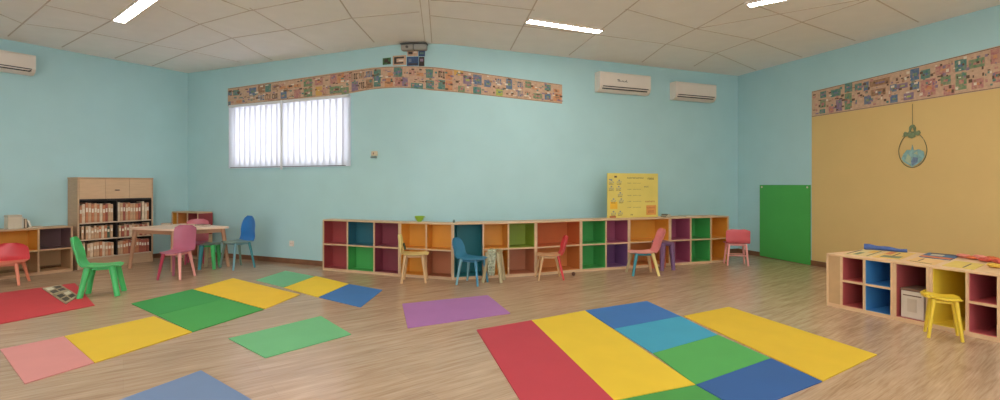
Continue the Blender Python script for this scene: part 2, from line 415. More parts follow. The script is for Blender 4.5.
SP = [
 ([322.4, 347.1, 373.8, 399.4], [['red', 'red'], ['blue', 'green'], ['magenta', 'magenta']], 'three column cubby shelf at the window end, with one blue and one green compartment'),
 ([399.4, 426.1, 452.5], [['ochre', 'ochre'], ['ochre', 'brown']], 'two column ochre cubby shelf behind the cream chair'),
 ([452.5, 483.3, 508.6, 536.1], [['teal'], ['amber', 'ochre'], ['olive', 'brown']], 'cubby shelf with a full height teal compartment behind the blue chair'),
 ([536.1, 581.2], [['rust', 'orange']], 'wide rust orange cubby shelf behind the red backed chair'),
 ([581.2, 606.3, 629.3], [['green', 'green'], ['plum', 'purple']], 'green and plum cubby shelf under the left edge of the yellow poster'),
 ([629.3, 670.3], [['ochre', 'orange']], 'wide ochre cubby shelf behind the light pink chair'),
 ([670.3, 691.1, 711.2, 729.1], [['plum', 'plum'], ['green', 'green'], ['ochre', 'ochre']], 'plum, green and ochre cubby shelf at the corner end by the red chair')]
units = []
AN = [math.atan2(*reversed(tuple(front(*KS[i], *KS[i+1])[1]))) for i in range(7)]
MT = [0]+[max(0, math.tan((AN[i+1]-AN[i])/2)) for i in range(6)]+[0]
for i, (xs, cl, lb) in enumerate(SP):
    F = front(*KS[i], *KS[i+1]); us = [ufrac(F, x) for x in xs]; us[0] = 0; us[-1] = F[2]
    dep = (.17, .2, .28, .3, .3, .3, .3)[i]
    units.append(unit(F[:2], .001, F[2]-.001, dep, .628, [(us[j], us[j+1], cl[j]) for j in range(len(cl))], lb, group='long row of coloured cubby shelves', mitre=(MT[i], MT[i+1])))
FR = [front(*KS[i], *KS[i+1]) for i in range(len(SP))]
def shelf_pt(i, x, back, z):
    F = FR[i]; n = Vector((-F[1].y, F[1].x)); F = (F[0]+n*back, F[1], 0); p = F[0]+F[1]*ufrac(F, x)
    return Vector((p.x, p.y, z)), math.atan2(F[1].y, F[1].x)

# right cabinets
RF = front(826.3, 114, 1000, 149.5); RH = .458; RD = .78
rx = [826.3, 841, 863.8, 893, 929, 966.8, 998.5]; ru = [ufrac(RF, x) for x in rx]; ru[0] = 0
last = ru[-1]+(ru[-1]-ru[-2])
t = unit(RF[:2], 0, ru[3]-.0015, RD, RH, [(ru[1], ru[2], ['brick', 'brick']), (ru[2], ru[3], ['sky', 'sky'])], 'low cabinet end with red and blue compartments, beside the tan wall', 'low_cabinet', 'low cabinets along the tan wall', WOODY)
mb = MB(); mb.box((.017, .006, .03), (ru[1]-.009, .02, RH-.017), mat('end_panel', (196, 158, 112), .55, .05)); mb.build('end_panel', t)
mb = MB(); mb.box((0, .001, .03), (.017, RD-.01, RH-.017), WOODY); mb.build('upright', t)
unit(RF[:2], ru[3]+.0015, ru[4]-.0015, RD, RH, [(ru[3], ru[4], ['maroon'])], 'middle low cabinet with the white carton in its maroon compartment', 'low_cabinet', 'low cabinets along the tan wall', WOODY)
unit(RF[:2], ru[4]+.0015, last, RD, RH, [(ru[4], ru[5], ['yellow']), (ru[5], ru[6], ['rose', 'rose']), (ru[6], last, ['sky', 'sky'])], 'low cabinet with a yellow compartment behind the yellow chair', 'low_cabinet', 'low cabinets along the tan wall', WOODY)
rang = math.atan2(RF[1].y, RF[1].x); rn = Vector((-RF[1].y, RF[1].x))
def rc(u, v, z): p = RF[0]+RF[1]*u+rn*v; return Vector((p.x, p.y, z))
# carton in the maroon compartment
CARD = mat('carton_white', (214, 200, 182), .7, .04, 14); CARD2 = mat('carton_brown', (120, 92, 74), .7, .1)
u0 = ufrac(RF, 897.5); u1 = ufrac(RF, 922); p = rc(u0+.008, .03, .0335)
t = thing('storage_box', 'white carton with brown lid edge inside the maroon compartment', 'box', p, rang)
w = u1-u0-.01
mb = MB(); mb.box((0, 0, 0), (w, .22, .205), CARD, bev=.003); mb.build('box_body', t)
mb = MB(); mb.box((-.003, -.003, .207), (w+.003, .223, .225), CARD2, bev=.003); mb.build('lid', t)
mb = MB(); mb.box((w*.1, -.0045, .17), (w*.9, -.001, .178), CARD2); mb.box((w*.3, -.0045, .05), (w*.7, -.001, .15), mat('carton_print', (200, 182, 160), .7, .05)); mb.build('printed_label', t)
t = thing('storage_box', 'narrow brown box beside the white carton', 'box', rc(u1+.006, .03, .0335), rang)
mb = MB(); mb.box((0, 0, 0), (.026, .2, .20), CARD2, bev=.003); mb.build('box_body', t)
mb = MB(); mb.box((.006, -.003, .02), (.018, 0, .18), CARD); mb.build('label_strip', t)

# left low shelf beside the bookcase, along the left wall
ln_ = Vector((-ld.y, ld.x))*-1          # into the room
def lw(tt, out, z=0): p = Acor-ld*tt+ln_*out; return Vector((p.x, p.y, z))
def left_u(x, out):     # distance from corner along left wall of the plane at 'out', in direction x
    P = Acor+ln_*out; d = -ld; s = (x-500)/500
    return (s*P.y-P.x)/(d.x-s*d.y)
tR = left_u(73, .3); tM = left_u(38.8, .3); tL = tR+2*(tM-tR)+.25
P0 = lw(tL, .3); F = (Vector((P0.x, P0.y)), ld)
LU = tL-tR
unit(F, 0, LU, .3, .55, [(0, tL-tM, ['ochre', 'tan']), (tL-tM, LU, ['mauve', 'tan'])], 'low wooden open shelf left of the tall bookcase', 'open_shelf', None, mat('shelf_wood', (190, 152, 116), .5, .08, 6, stretch=(1.5, 1.5, 12)))
# corner shelf behind the table
bd = (p2(401)-Acor).normalized(); bn = Vector((bd.y, -bd.x))
def bu(x, out): P = Acor+bn*out; s = (x-500)/500; return (s*P.y-P.x)/(bd.x-s*bd.y)
ub, uc, ue = [bu(x, .27) for x in (177, 187, 198)]
ua = .03; Pc = Acor+bn*.27
cs = unit((Pc, bd), ua, ue, .22, .665, [(ua, ub, ['amber', 'tan']), (ub, uc, ['orange', 'tan']), (uc, ue, ['red', 'brown'])], 'corner shelf with amber, orange and red compartments behind the table', 'corner_shelf')
mb = MB(); mb.box((ue-ua, .004, .34), (ue-ua+.006, .22, .645), mat('end_red', (150, 56, 60), .5)); mb.build('end_panel', cs)['label'] = 'dark red end panel'

# ------------------------------------------------------------ bookcase
ta, tb = left_u(77.5, .3), left_u(153, .3); BH = 1.15; bwid = ta-tb
P0 = lw(ta, .3); CASE = mat('bookcase_wood', (190, 156, 124), .5, .07, 5, stretch=(1.5, 1.5, 12)); DOOR = mat('door_wood', (204, 168, 132), .5, .05, 5, stretch=(1.5, 1.5, 12))
bc = thing('bookcase', 'tall light wood bookcase with a closed cupboard above rows of books', 'bookcase', P0, math.atan2(ld.y, ld.x))
mb = MB(); T = .018
mb.box((0, 0, .0), (T, .28, BH-T), CASE); mb.box((bwid-T, 0, 0), (bwid, .28, BH-T), CASE); mb.box((-.004, -.006, BH-T), (bwid+.004, .284, BH), CASE, bev=.003)
mb.box((T, .02, 0), (bwid-T, .28, .13), CASE); mb.box((T, .265, .13), (bwid-T, .28, BH-T), CASE); mb.build('carcass', bc)
zd = 1.06-(199.5-HY)/78          # bottom of the doors
for i in range(3):
    a = T+(bwid-2*T)*i/3+.001; b = T+(bwid-2*T)*(i+1)/3-.001
    mb = MB(); mb.box((a, -.004, zd+.01), (b, .012, BH-T-.002), DOOR, bev=.002); dr = mb.build('door', bc)
    if i == 1:
        mb = MB(); mb.tube([((a+b)/2-.03, -.022, zd+.12), ((a+b)/2+.015, -.022, zd+.12)], [.006, .006], DARK, 8)
        for q in ((a+b)/2-.025, (a+b)/2+.01): mb.tube([(q, -.02, zd+.12), (q, -.003, zd+.12)], [.004, .004], DARK, 6)
        mb.build('handle', dr)
SZ = [.135, .385, .59, zd-.005]
mb = MB(); mb.box((T, .012, zd-.016), (bwid-T, .262, zd+.008), BLACK); mb.box((T, .255, .131), (bwid-T, .264, zd-.016), BLACK)
for q in (T, bwid-T-.004): mb.box((q, .004, .131), (q+.004, .255, zd-.016), BLACK)
mb.box((bwid/2-.006, .004, .131), (bwid/2+.006, .255, zd-.016), BLACK)
mb.build('black_interior', bc)
SZ = [.135, .37, .58]
for z in SZ[1:]+[.14]:
    mb = MB(); mb.box((T+.004, .002, z-.014), (bwid-T-.004, .255, z), mat('shelf_edge', (200, 176, 150), .5, .04)); mb.build('shelf_board', bc)
SPC = [('tan', (196, 156, 120)), ('orange brown', (190, 122, 84)), ('cream', (214, 190, 160)), ('reddish', (160, 84, 66)), ('dark green', (70, 88, 70))]
protos = {}
def book(cn, col):
    if cn not in protos:
        t = thing('book', 'x', 'book'); m = mat('book_'+cn.replace(' ', '_'), col, .6, .2, 25); pg = mat('page_paper', (225, 212, 190), .8, .05)
        mb = MB(); mb.box((0, 0, 0), (.026, .15, .16), m, bev=.002); mb.build('cover', t)
        mb = MB(); mb.box((.003, .004, .155), (.023, .1505, .1604), pg); mb.build('pages', t)
        mb = MB(); mb.box((.004, -.0008, .085), (.022, .001, .12), pg); mb.build('spine_label', t)
        protos[cn] = t; return t
    return copy_tree(protos[cn])
ROWN = ['bottom', 'middle', 'top']
for r, z in enumerate([.14, .37, .58]):
    top = (SZ[1:]+[zd-.016])[r]-.014 if r < 2 else zd-.016
    x = T+.008; zh = top-z
    while x < bwid-T-.045:
        if abs(x+.016-bwid/2) < .026: x = bwid/2+.008
        if random.random() < .07: x += .018
        k = random.choices(range(5), [5, 4, 4, 2.2, .6])[0]
        if r == 0 and x > bwid*.55: k = 3 if random.random() < .7 else 1
        cn, col = SPC[k]; t = book(cn, col); s = random.uniform(.8, 1.05)
        hs = (zh-.02-random.uniform(0, .035))/.161
        m4 = Matrix.Translation(P0) @ Matrix.Rotation(math.atan2(ld.y, ld.x), 4, 'Z') @ Matrix.Translation((x, .012+random.uniform(0, .012), z+.001)) @ Matrix.Diagonal((s*1.18, 1, hs, 1))
        t.matrix_world = m4; x += .031*s+.0015
        t['label'] = '%s spined book upright in the %s row of the tall bookcase' % (cn, ROWN[r]); t['group'] = '%s books in the %s row' % (cn, ROWN[r])

# ------------------------------------------------------------ chairs
def loft(st, th, m, nv=9):
    """stations (x, z, halfwidth, curve): shell swept along x-z profile"""
    n = len(st); top = []; bot = []
    for i, (x, z, hw, cv) in enumerate(st):
        a = st[max(i-1, 0)]; b = st[min(i+1, n-1)]; dx, dz = b[0]-a[0], b[1]-a[1]; l = math.hypot(dx, dz); nx, nz = dz/l, -dx/l
        if i == 0 and False: pass
        for j in range(nv):
            v = j/(nv-1)*2-1; c = cv*v*v
            edge = th*.5*(1-.6*abs(v)**6)*(0.5 if i in (0, n-1) else 1)
            top.append((x+nx*(c+edge), hw*v, z+nz*(c+edge))); bot.append((x+nx*(c-edge), hw*v, z+nz*(c-edge)))
    o = n*nv; vs = top+bot; fs = []
    for i in range(n-1):
        for j in range(nv-1):
            a = i*nv+j; fs += [(a, a+1, a+nv+1, a+nv), (o+a, o+a+nv, o+a+nv+1, o+a+1)]
    for j in range(nv-1): fs += [(j, o+j, o+j+1, j+1), ((n-1)*nv+j, (n-1)*nv+j+1, o+(n-1)*nv+j+1, o+(n-1)*nv+j)]
    for i in range(n-1): fs += [(i*nv, (i+1)*nv, o+(i+1)*nv, o+i*nv), (i*nv+nv-1, o+i*nv+nv-1, o+(i+1)*nv+nv-1, (i+1)*nv+nv-1)]
    mb = MB(); mb.add(vs, fs, m, True); return mb
def pl(n, c, r=.35): return mat('plastic_'+n, c, r, .03, 8)
def chair(label, x, k, rz, sh=.28, top=.5, w=.28, d=.27, seat=None, back=None, legs=None, style='round', lr=.013, splay=.045, rec=.06, name='childs_chair', th=.012, group=None, stretch=False, foot=None):
    p = XY(x, k); t = thing(name, label, 'chair', (p.x, p.y, 0), math.radians(rz), group or "children's chairs")
    hd = d/2; st = []
    for i in range(9):      # seat: front lip to rear
        f = i/8; xx = hd-d*f*.93; hw = w/2*(1-.28*max(0, 1-f*4)**2-.05*f); zz = sh-.012*math.sin(f*math.pi)-(.012*(1-f*5)**2 if f < .2 else 0)
        st.append((xx, zz, hw, .012))
    xr, zr = st[-1][0], st[-1][1]
    bs = []
    nb = 13; H = top-sh
    for i in range(nb):
        f = i/(nb-1)
        cx = xr-.028*math.sin(min(f*3, 1)*math.pi/2)-rec*f; zz = zr+.002+H*(f**1.25 if f < 1 else 1)
        if style == 'round': hw = w/2*(.95-.1*f)*(1 if f < .6 else math.sqrt(max(.04, 1-((f-.6)/.42)**2.4)))
        elif style == 'taper': hw = w/2*(.95-.35*f)*(1 if f < .8 else math.sqrt(max(.1, 1-((f-.8)/.22)**2.4)))
        elif style == 'rect': hw = w/2*(.98)*(1 if f < .85 else math.sqrt(max(.2, 1-((f-.85)/.17)**2.6)))
        else: hw = w/2*(.96-.1*f)*(1 if f < .7 else math.sqrt(max(.15, 1-((f-.7)/.32)**2.2)))
        bs.append((cx, zz, hw, -.0-.03*min(f*2, 1)))
    bs = [(a, b, c, -e) for a, b, c, e in bs]
    loft(st, th, seat).build('seat', t)
    if style != 'stool': loft(bs, th, back or seat).build('backrest', t)
    lm = legs if isinstance(legs, list) else [legs]*4
    ps = [(hd*.62, w*.34), (hd*.62, -w*.34), (-hd*.66, w*.34), (-hd*.66, -w*.34)]
    for i, (a, b) in enumerate(ps):
        sx = splay*(1 if a > 0 else -1); sy = splay*(1 if b > 0 else -1)*.8
        mb = MB(); mb.tube([(a, b, sh-.008), (a+sx*.5, b+sy*.5, sh*.5), (a+sx, b+sy, 0)], [lr*1.25, lr, lr*.8 if not foot else lr*foot], lm[i], 10)
        mb.build('leg', t)
    mb = MB(); mb.box((-hd*.62, -w*.32, sh-.035), (hd*.62, w*.32, sh-.014), lm[0], bev=.005)
    mb.build('seat_frame', t)
    if stretch:
        mb = MB(); zz = sh*.45; q = .55
        for (a, b), (c, e) in ((ps[0], ps[1]), (ps[2], ps[3])):
            s = splay*q; mb.tube([(a+s*(1 if a > 0 else -1), b+s*.8, zz), (c+s*(1 if c > 0 else -1), e-s*.8, zz)], [.007, .007], lm[0], 8)
        mb.build('stretcher', t)
    return t
CREAM = pl('cream', (224, 204, 130)); LEGW = mat('pale_leg_wood', (206, 166, 120), .5, .08, 10); BLUE = pl('steel_blue', (62, 128, 160)); TAN = pl('tan', (200, 150, 104))
PINK = pl('rose_pink', (222, 116, 124)); LPINK = pl('light_pink', (232, 160, 152)); RED = pl('red', (206, 62, 66)); GRN = pl('bright_green', (72, 186, 104)); MPINK = pl('mauve_pink', (178, 98, 120))
BB = pl('bright_blue', (46, 120, 194)); GREY = pl('grey_green', (112, 136, 122)); TEAL = pl('teal', (52, 130, 140)); YL = pl('sunny_yellow', (226, 192, 54)); CORAL = pl('coral', (226, 134, 104)); PURP = pl('dusty_purple', (120, 86, 122)); OR = pl('burnt_orange', (196, 104, 70)); LBL = mat('pale_blue_leg', (116, 160, 172), .4, .05); MAG = pl('magenta_red', (176, 52, 80)); BEI = mat('beige_wood', (176, 160, 122), .6, .1)
chair('cream yellow chair with pale wooden legs in front of the ochre cubbies', 415, 91.3, 4, sh=.305, top=.51, w=.26, d=.29, seat=CREAM, legs=LEGW, style='taper', lr=.015, splay=.035, rec=.03, name='childs_chair')
chair('steel blue chair in front of the teal compartment', 472.5, 93.4, -22, sh=.275, top=.475, w=.29, d=.26, seat=BLUE, legs=[BLUE, BLUE, LBL, LBL], style='round', splay=.04, lr=.014, rec=.09)
chair('tan seated chair with a red backrest beside the rust orange cubbies', 549, 88.6, 184, sh=.27, top=.475, w=.24, d=.27, seat=TAN, back=RED, legs=[LEGW, LEGW, RED, LEGW], style='taper', splay=.055, rec=.07, th=.022)
chair('light pink chair with mixed yellow and teal legs', 642, 84.6, 182, sh=.265, top=.53, w=.26, d=.29, seat=LPINK, back=pl('salmon_pink', (232, 134, 134)), legs=[TEAL, BEI, CREAM, LEGW], style='rect', splay=.06, lr=.018, rec=.12)
chair('rose red chair with pale pink legs in the corner at the end of the cubbies', 736, 75.6, 78, sh=.29, top=.475, w=.30, d=.22, seat=PINK, back=pl('deep_rose', (204, 92, 98)), legs=LPINK, style='rect', splay=.03, rec=.02, stretch=True)
chair('bright green one piece chair standing by the red mat', 103, 104, 26, sh=.285, top=.56, w=.28, d=.29, seat=GRN, back=GRN, legs=GRN, style='round', lr=.024, splay=.05, rec=.09, th=.02, foot=1.0)
chair('mauve pink chair standing at the front side of the table', 176.5, 88.2, 268, sh=.30, top=.585, w=.27, d=.26, seat=MPINK, back=MPINK, legs=[LPINK, MAG, LPINK, MPINK], style='rect', splay=.045, rec=.05, lr=.016)
chair('pink chair behind the table with its top edge showing over it', 196, 74.2, -68, sh=.28, top=.585, w=.27, d=.24, seat=MPINK, back=pl('soft_pink', (196, 108, 118)), legs=MAG, style='rect', splay=.02, rec=.03, lr=.015)
chair('bright blue chair at the table end with grey and teal legs', 237, 78.6, 236, sh=.335, top=.65, w=.36, d=.27, seat=GREY, back=BB, legs=[LBL, GREY, TEAL, GREY], style='round', splay=.05, rec=.05, lr=.014)
chair('yellow chair standing in front of the low cabinets', 943.5, 143.6, -34, sh=.275, top=.30, w=.19, d=.18, seat=YL, back=YL, legs=YL, style='low', splay=.03, rec=.01, lr=.012, th=.026)
chair('coral chair with red backrest beside the low open shelf', 4, 94.5, 296, sh=.235, top=.42, w=.36, d=.26, seat=CORAL, back=pl('crimson', (206, 60, 66)), legs=CORAL, style='round', splay=.05, rec=.04, lr=.015)
SG = 'small stools by the shelves and table'
chair('beige stool with a patterned cloth, beside the blue chair', 494, 91, -10, sh=.33, w=.2, d=.17, seat=BEI, legs=[BEI]*4, style='stool', splay=.045, lr=.022, name='stool', group=SG)
chair('dusty purple stool with orange legs behind the light pink chair', 663, 79.8, 15, sh=.33, w=.26, d=.19, seat=PURP, legs=[OR, PURP, OR, PURP], style='stool', splay=.02, lr=.03, th=.05, name='stool', group=SG)
chair('grey topped stool with broad green legs under the table end', 210, 79, 10, sh=.31, w=.24, d=.2, seat=GREY, legs=[GRN, GRN, BEI, TEAL], style='stool', splay=.02, lr=.024, name='stool', group=SG)
for o in bpy.data.objects:
    if o.name.startswith('stool'): o['category'] = 'stool'
# cloth on the beige stool
PAT = mat('patterned_cloth', (196, 196, 168), .8, col2=(96, 104, 84), scale=45)
pc = XY(490, 91); mb = MB(); hw, hl = .078, .045
cols = []
prof = [(-hw-.035, .08), (-hw-.024, .2), (-hw-.01, .33), (-hw, .345), (0, .348), (hw*.6, .346)]
vs = []; fs = []
for i, (u, z) in enumerate(prof):
    for j in range(9):
        v = (j/8*2-1)*hl*(1-.12*(i == 0)); wv = .006*math.sin(j*1.7)*(1 if z < .3 else 0)
        vs.append((u+wv, v, z))
n0 = len(vs); vs += [(a-.002 if z < .34 else a, b, z+.004) for a, b, z in vs]
for i in range(len(prof)-1):
    for j in range(8):
        a = i*9+j; fs += [(a, a+1, a+10, a+9), (n0+a, n0+a+9, n0+a+10, n0+a+1)]
for j in range(8): fs += [(j, n0+j, n0+j+1, j+1), (45+j, 46+j, n0+46+j, n0+45+j)]
for i in range(5): fs += [(i*9, i*9+9, n0+i*9+9, n0+i*9), (i*9+8, n0+i*9+8, n0+i*9+17, i*9+17)]
mb.add(vs, fs, PAT, True); o = mb.build('cloth', None, (XY(494, 91).x, XY(494, 91).y, 0)); o.rotation_euler.z = math.radians(75)
tag(o, 'patterned green and white cloth hanging over the beige stool', 'cloth')
# dark pad on the cream chair
mb = MB(); mb.box((0, -.038, 0), (.014, .038, .075), mat('dark_green_cloth', (66, 78, 52), .8, .3, 40), bev=.006)
p = XY(415, 91.3); a = math.radians(4)
o = mb.build('small_cushion', None, (p.x-.112*math.cos(a), p.y-.112*math.sin(a), .345)); o.rotation_euler = (0, math.radians(-14), a)
tag(o, 'small dark green cushion leaning on the back of the cream chair', 'cushion')
# ball by the red backed chair
mb = MB(); r = .022; mb.lathe([(r*math.sin(math.pi*i/10)+.0005, -r*math.cos(math.pi*i/10)) for i in range(11)], mat('dark_brown_ball', (92, 60, 44), .5, .2), 16)
o = mb.build('ball', None, (*XY(573.5, 86), r)); tag(o, 'small dark brown ball on the floor by the red backed chair', 'ball')

# ------------------------------------------------------------ table
TZ = .52
TL, TF, TR, TB = XY(127, 79.5), XY(172, 82.8), XY(231, 77.6), XY(185, 72)
ctr = (TL+TF+TR+TB)/4
TW = mat('table_top_wood', (240, 206, 180), .4, .05, 5); TLG = mat('table_leg_wood', (184, 136, 104), .5, .08, 8)
t = thing('table', "low wooden children's table with cream top in front of the corner", 'table', (ctr.x, ctr.y, 0))
quad = [TL-ctr, TF-ctr, TR-ctr, TB-ctr]; poly = []
for i, q in enumerate(quad):
    a = (quad[i-1]-q).normalized(); b = (quad[(i+1) % 4]-q).normalized(); r = .07
    for s in range(5):
        f = s/4; poly.append(q+a*r*(1-f)**2+b*r*f**2)
mb = MB(); mb.prism([(q.x, q.y) for q in poly], TZ-.024, TZ, TW); mb.build('tabletop', t)
mb = MB(); ins = [q*.86 for q in quad]
for i in range(4):
    a, b = ins[i], ins[(i+1) % 4]; d = (b-a).normalized(); n = Vector((-d.y, d.x))*.015
    mb.slab([(a.x, a.y, TZ-.075), (b.x, b.y, TZ-.075), (b.x, b.y, TZ-.025), (a.x, a.y, TZ-.025)], (n.x, n.y, 0), TLG)
mb.build('apron', t)
for i in range(4):
    q = quad[i]*.84; e = quad[i]*.95; mb = MB(); mb.tube([(q.x, q.y, TZ-.026), (e.x, e.y, 0)], [.026, .018], TLG, 12); mb.build('leg', t)
def small_thing(name, label, cat, p, rz, fn, group=None):
    t = thing(name, label, cat, p, rz, group); fn(t); return t
BRN = mat('brown_cover', (104, 62, 52), .6, .15); PAPER = mat('paper_white', (222, 208, 186), .8, .03)
def flatbook(w, d, h, m, parent):
    mb = MB(); mb.box((-w/2, -d/2, 0), (w/2, d/2, .002), m); mb.box((-w/2, -d/2, h-.002), (w/2, d/2, h), m); mb.box((-w/2, -d/2, .002), (-w/2+.003, d/2, h-.002), m); mb.build('cover', parent)
    mb = MB(); mb.box((-w/2+.003, -d/2+.004, .002), (w/2-.004, d/2-.004, h-.002), PAPER); mb.build('pages', parent)
p = onz(167, 224.5, TZ); small_thing('book', 'brown book lying at the back of the table, nearest the bookcase', 'book', (p.x, p.y, TZ), .3, lambda t: flatbook(.12, .09, .02, BRN, t), 'books lying on the table')
p = onz(203, 225.6, TZ); small_thing('book', 'reddish brown book lying on the table near the blue chair', 'book', (p.x, p.y, TZ), -.4, lambda t: flatbook(.17, .1, .018, mat('maroon_cover', (130, 56, 56), .6, .1), t), 'books lying on the table')

# open booklet on the red mat
PG = mat('picture_page', (206, 186, 150), .7, col2=(140, 118, 84), scale=22)
P = [onz(x, y, .007) for x, y in ((41.5, 288.5), (61, 285.2), (78.8, 296.2), (66, 304.6))]; c = sum(P, Vector())/4
t = thing('picture_book', 'open picture book with brown pages lying on the red mat', 'book', (c.x, c.y, .0065))
m1 = (P[0]+P[1])/2; m2 = (P[2]+P[3])/2
A = (P[0]+P[3])/2; B = (P[1]+P[2])/2
for quad_, nm in (([P[0], P[1], B, A], 'page'), ([A, B, P[2], P[3]], 'page')):
    cc = sum(quad_, Vector())/4; q = [v+(cc-v)*.03 for v in quad_]
    mb = MB(); mb.slab([(v.x-c.x, v.y-c.y, .001) for v in q], (0, 0, .007), PG)
    for i in range(2):
        for j in range(2):
            def bl_(s, r): return (q[0]*(1-s)+q[1]*s)*(1-r)+(q[3]*(1-s)+q[2]*s)*r
            a0, b0 = .1+.44*i, .12+.42*j
            mb.slab([(v.x-c.x, v.y-c.y, .0081) for v in (bl_(a0, b0), bl_(a0+.34, b0), bl_(a0+.34, b0+.32), bl_(a0, b0+.32))], (0, 0, .0005), random.choice([mat('ink_dark', (84, 74, 62), .8), mat('ink_cream', (226, 214, 186), .8)]))
    mb.build('page', t)
mb = MB(); mb.slab([(v.x-c.x, v.y-c.y, 0) for v in P], (0, 0, .001), BRN); mb.build('cover', t)

# things on the low open shelf
ang = math.atan2(ld.y, ld.x)
CRM = mat('cream_box', (206, 192, 168), .6, .05)
uq = left_u(13, .17); t = thing('storage_box', 'cream box standing on the low open shelf', 'box', lw(uq, .17, .55), ang)
mb = MB(); mb.box((-.06, -.06, 0), (.06, .06, .155), CRM, bev=.004); mb.build('box_body', t)
mb = MB(); mb.box((-.062, -.062, .135), (.062, .062, .16), mat('cream_lid', (190, 178, 158), .6), bev=.003); mb.build('lid', t)
for i, (x, h, w_, tl, c_) in enumerate([(20.4, .13, .03, .0, (190, 186, 176)), (24.2, .11, .022, 0, (170, 152, 128)), (29.6, .09, .02, -.3, (214, 206, 190))]):
    t = thing('book', ('grey book upright against the cream box', 'brown book standing between the grey and white books on the low shelf', 'white book leaning lowest beside the cream box')[i], 'book', lw(left_u(x, .17), .17, .551+abs(math.sin(tl))*w_/2), ang, 'books beside the cream box')
    t.rotation_euler = (0, tl, ang)
    m = mat('shelf_book_%d' % i, c_, .6, .05)
    mb = MB(); mb.box((-w_/2, -.05, 0), (w_/2, .05, h), m, bev=.002); mb.build('cover', t)
    mb = MB(); mb.box((-w_/2+.003, -.046, h-.004), (w_/2-.003, .048, h+.0006), PAPER); mb.build('pages', t)
t = thing('book', 'thin book lying flat at the bookcase end of the low shelf', 'book', lw(left_u(34, .17), .17, .551), ang, 'books beside the cream box'); flatbook(.14, .11, .014, mat('thin_cover', (186, 160, 126), .6), t)

# ------------------------------------------------------------ things on the long shelves
pp, a = shelf_pt(1, 419.5, .13, .628)
t = thing('bowl', 'small lime green bowl on top of the cubby shelf', 'bowl', pp, a)
LIME = pl('lime', (146, 190, 60)); mb = MB(); mb.lathe([(.022, 0), (.026, .004), (.045, .03), (.056, .062), (.058, .066), (.053, .066), (.043, .034), (.02, .01)], LIME, 24); mb.build('bowl_body', t)
mb = MB(); mb.tube([(.052, 0, .055), (.07, 0, .058), (.074, 0, .05)], [.005, .005, .004], LIME, 8); mb.build('handle', t)
pp, a = shelf_pt(2, 454, .13, .628)
mb = MB(); mb.lathe([(.012, 0), (.014, .004), (.013, .02), (.007, .028), (.006, .035)], mat('dull_green', (98, 118, 104), .5), 14); o = mb.build('small_bottle', None, pp); tag(o, 'tiny grey green bottle on the cubby shelf top, above the teal compartment', 'bottle')
# yellow poster board on the shelf
pp, a = shelf_pt(4, 607.5, .2, .628); qq, _ = shelf_pt(5, 658, .2, .628)
dv = (qq-pp); w = dv.length; a = math.atan2(dv.y, dv.x); kk = 500/pp.y; hgt = (216.5-171.5)/kk
t = thing('poster_board', 'yellow notice board with small print standing on the cubby shelf', 'poster board', (pp.x, pp.y, .628), a)
PY = mat('poster_yellow', (218, 198, 102), .6, .05, 4)
mb = MB(); mb.box((0, 0, 0), (w, .012, hgt), PY); mb.build('board', t)
mb = MB(); mb.tube([(w*.3, .012, hgt*.8), (w*.3, .09, 0)], [.006, .006], WOOD, 8); mb.tube([(w*.7, .012, hgt*.8), (w*.7, .09, 0)], [.006, .006], WOOD, 8); mb.build('prop_stand', t)
INK = mat('poster_ink', (120, 110, 90), .8); INK2 = mat('poster_ink_dark', (92, 74, 62), .8); INKB = mat('poster_ink_blue', (130, 136, 140), .8); INKO = mat('poster_orange', (214, 146, 74), .8); INKR = mat('poster_red', (170, 90, 60), .8)
mb = MB()
def mark(u, v, uw, vh, m, y=-.0012): mb.box((w*u, y, hgt*v), (w*(u+uw), 0, hgt*(v+vh)), m)
def word(u, v, uw, vh, m):
    n = max(2, int(uw/.022)); s = uw/n
    for i in range(n):
        q = random.random(); mark(u+i*s, v, s*.3, vh, m)
        if q < .7: mark(u+i*s, v+vh*.75, s*.7, vh*.25, m)
        if q > .3: mark(u+i*s, v, s*.7, vh*.25, m)
mark(.76, .05, .2, .22, INKO, -.0006); mark(.05, .2, .14, .16, mat('poster_gold', (232, 180, 50), .7), -.0006)
word(.38, .88, .33, .03, INK); word(.79, .86, .13, .04, INK2)
for v in (.77, .63, .49, .355, .22): word(.39, v, .08, .015, INK); word(.5, v, .16, .012, INK)
for v, us in ((.78, (.03, .18)), (.64, (.03, .17)), (.5, (.2,)), (.36, (.07, .22)), (.08, (.07, .2))):
    for u in us: word(u, v, .1, .035, INKB); word(u, v-.035, .09, .025, INK2); mark(u+.03, v+.045, .03, .03, INKB)
mark(.13, .9, .05, .04, INK2); mark(.03, .84, .06, .03, INKB)
word(.72, .68, .09, .03, INK); word(.74, .34, .2, .03, INKR); word(.77, .2, .17, .03, INKR); word(.8, .1, .12, .05, INKR); word(.45, .04, .05, .035, INK2); mark(.04, .005, .12, .035, INKR)
mb.build('printing', t)
for i, (x, zz, w_, c_) in enumerate([(666, 0, .09, (120, 120, 108)), (666.5, .014, .075, (172, 164, 140)), (666, .026, .06, (96, 100, 96))]):
    pp, a = shelf_pt(5 if x < 670 else 6, x, .12, .628+zz)
    t = thing('book', ('grey book at the bottom of the little pile beside the yellow board', 'pale book in the middle of the little pile beside the yellow board', 'dark book on top of the little pile beside the yellow board')[i], 'book', (pp.x, pp.y, pp.z+.0005), a+.1*i, 'little pile of books by the yellow board')
    flatbook(w_, .1, .0125, mat('pile_%d' % i, c_, .6), t)
pp, a = shelf_pt(6, 688, .12, .628)
t = thing('book', 'pale book lying alone on the shelf end, right of the little pile', 'book', (pp.x, pp.y, pp.z+.0005), a); flatbook(.2, .15, .012, mat('pale_cover', (176, 176, 156), .6), t)

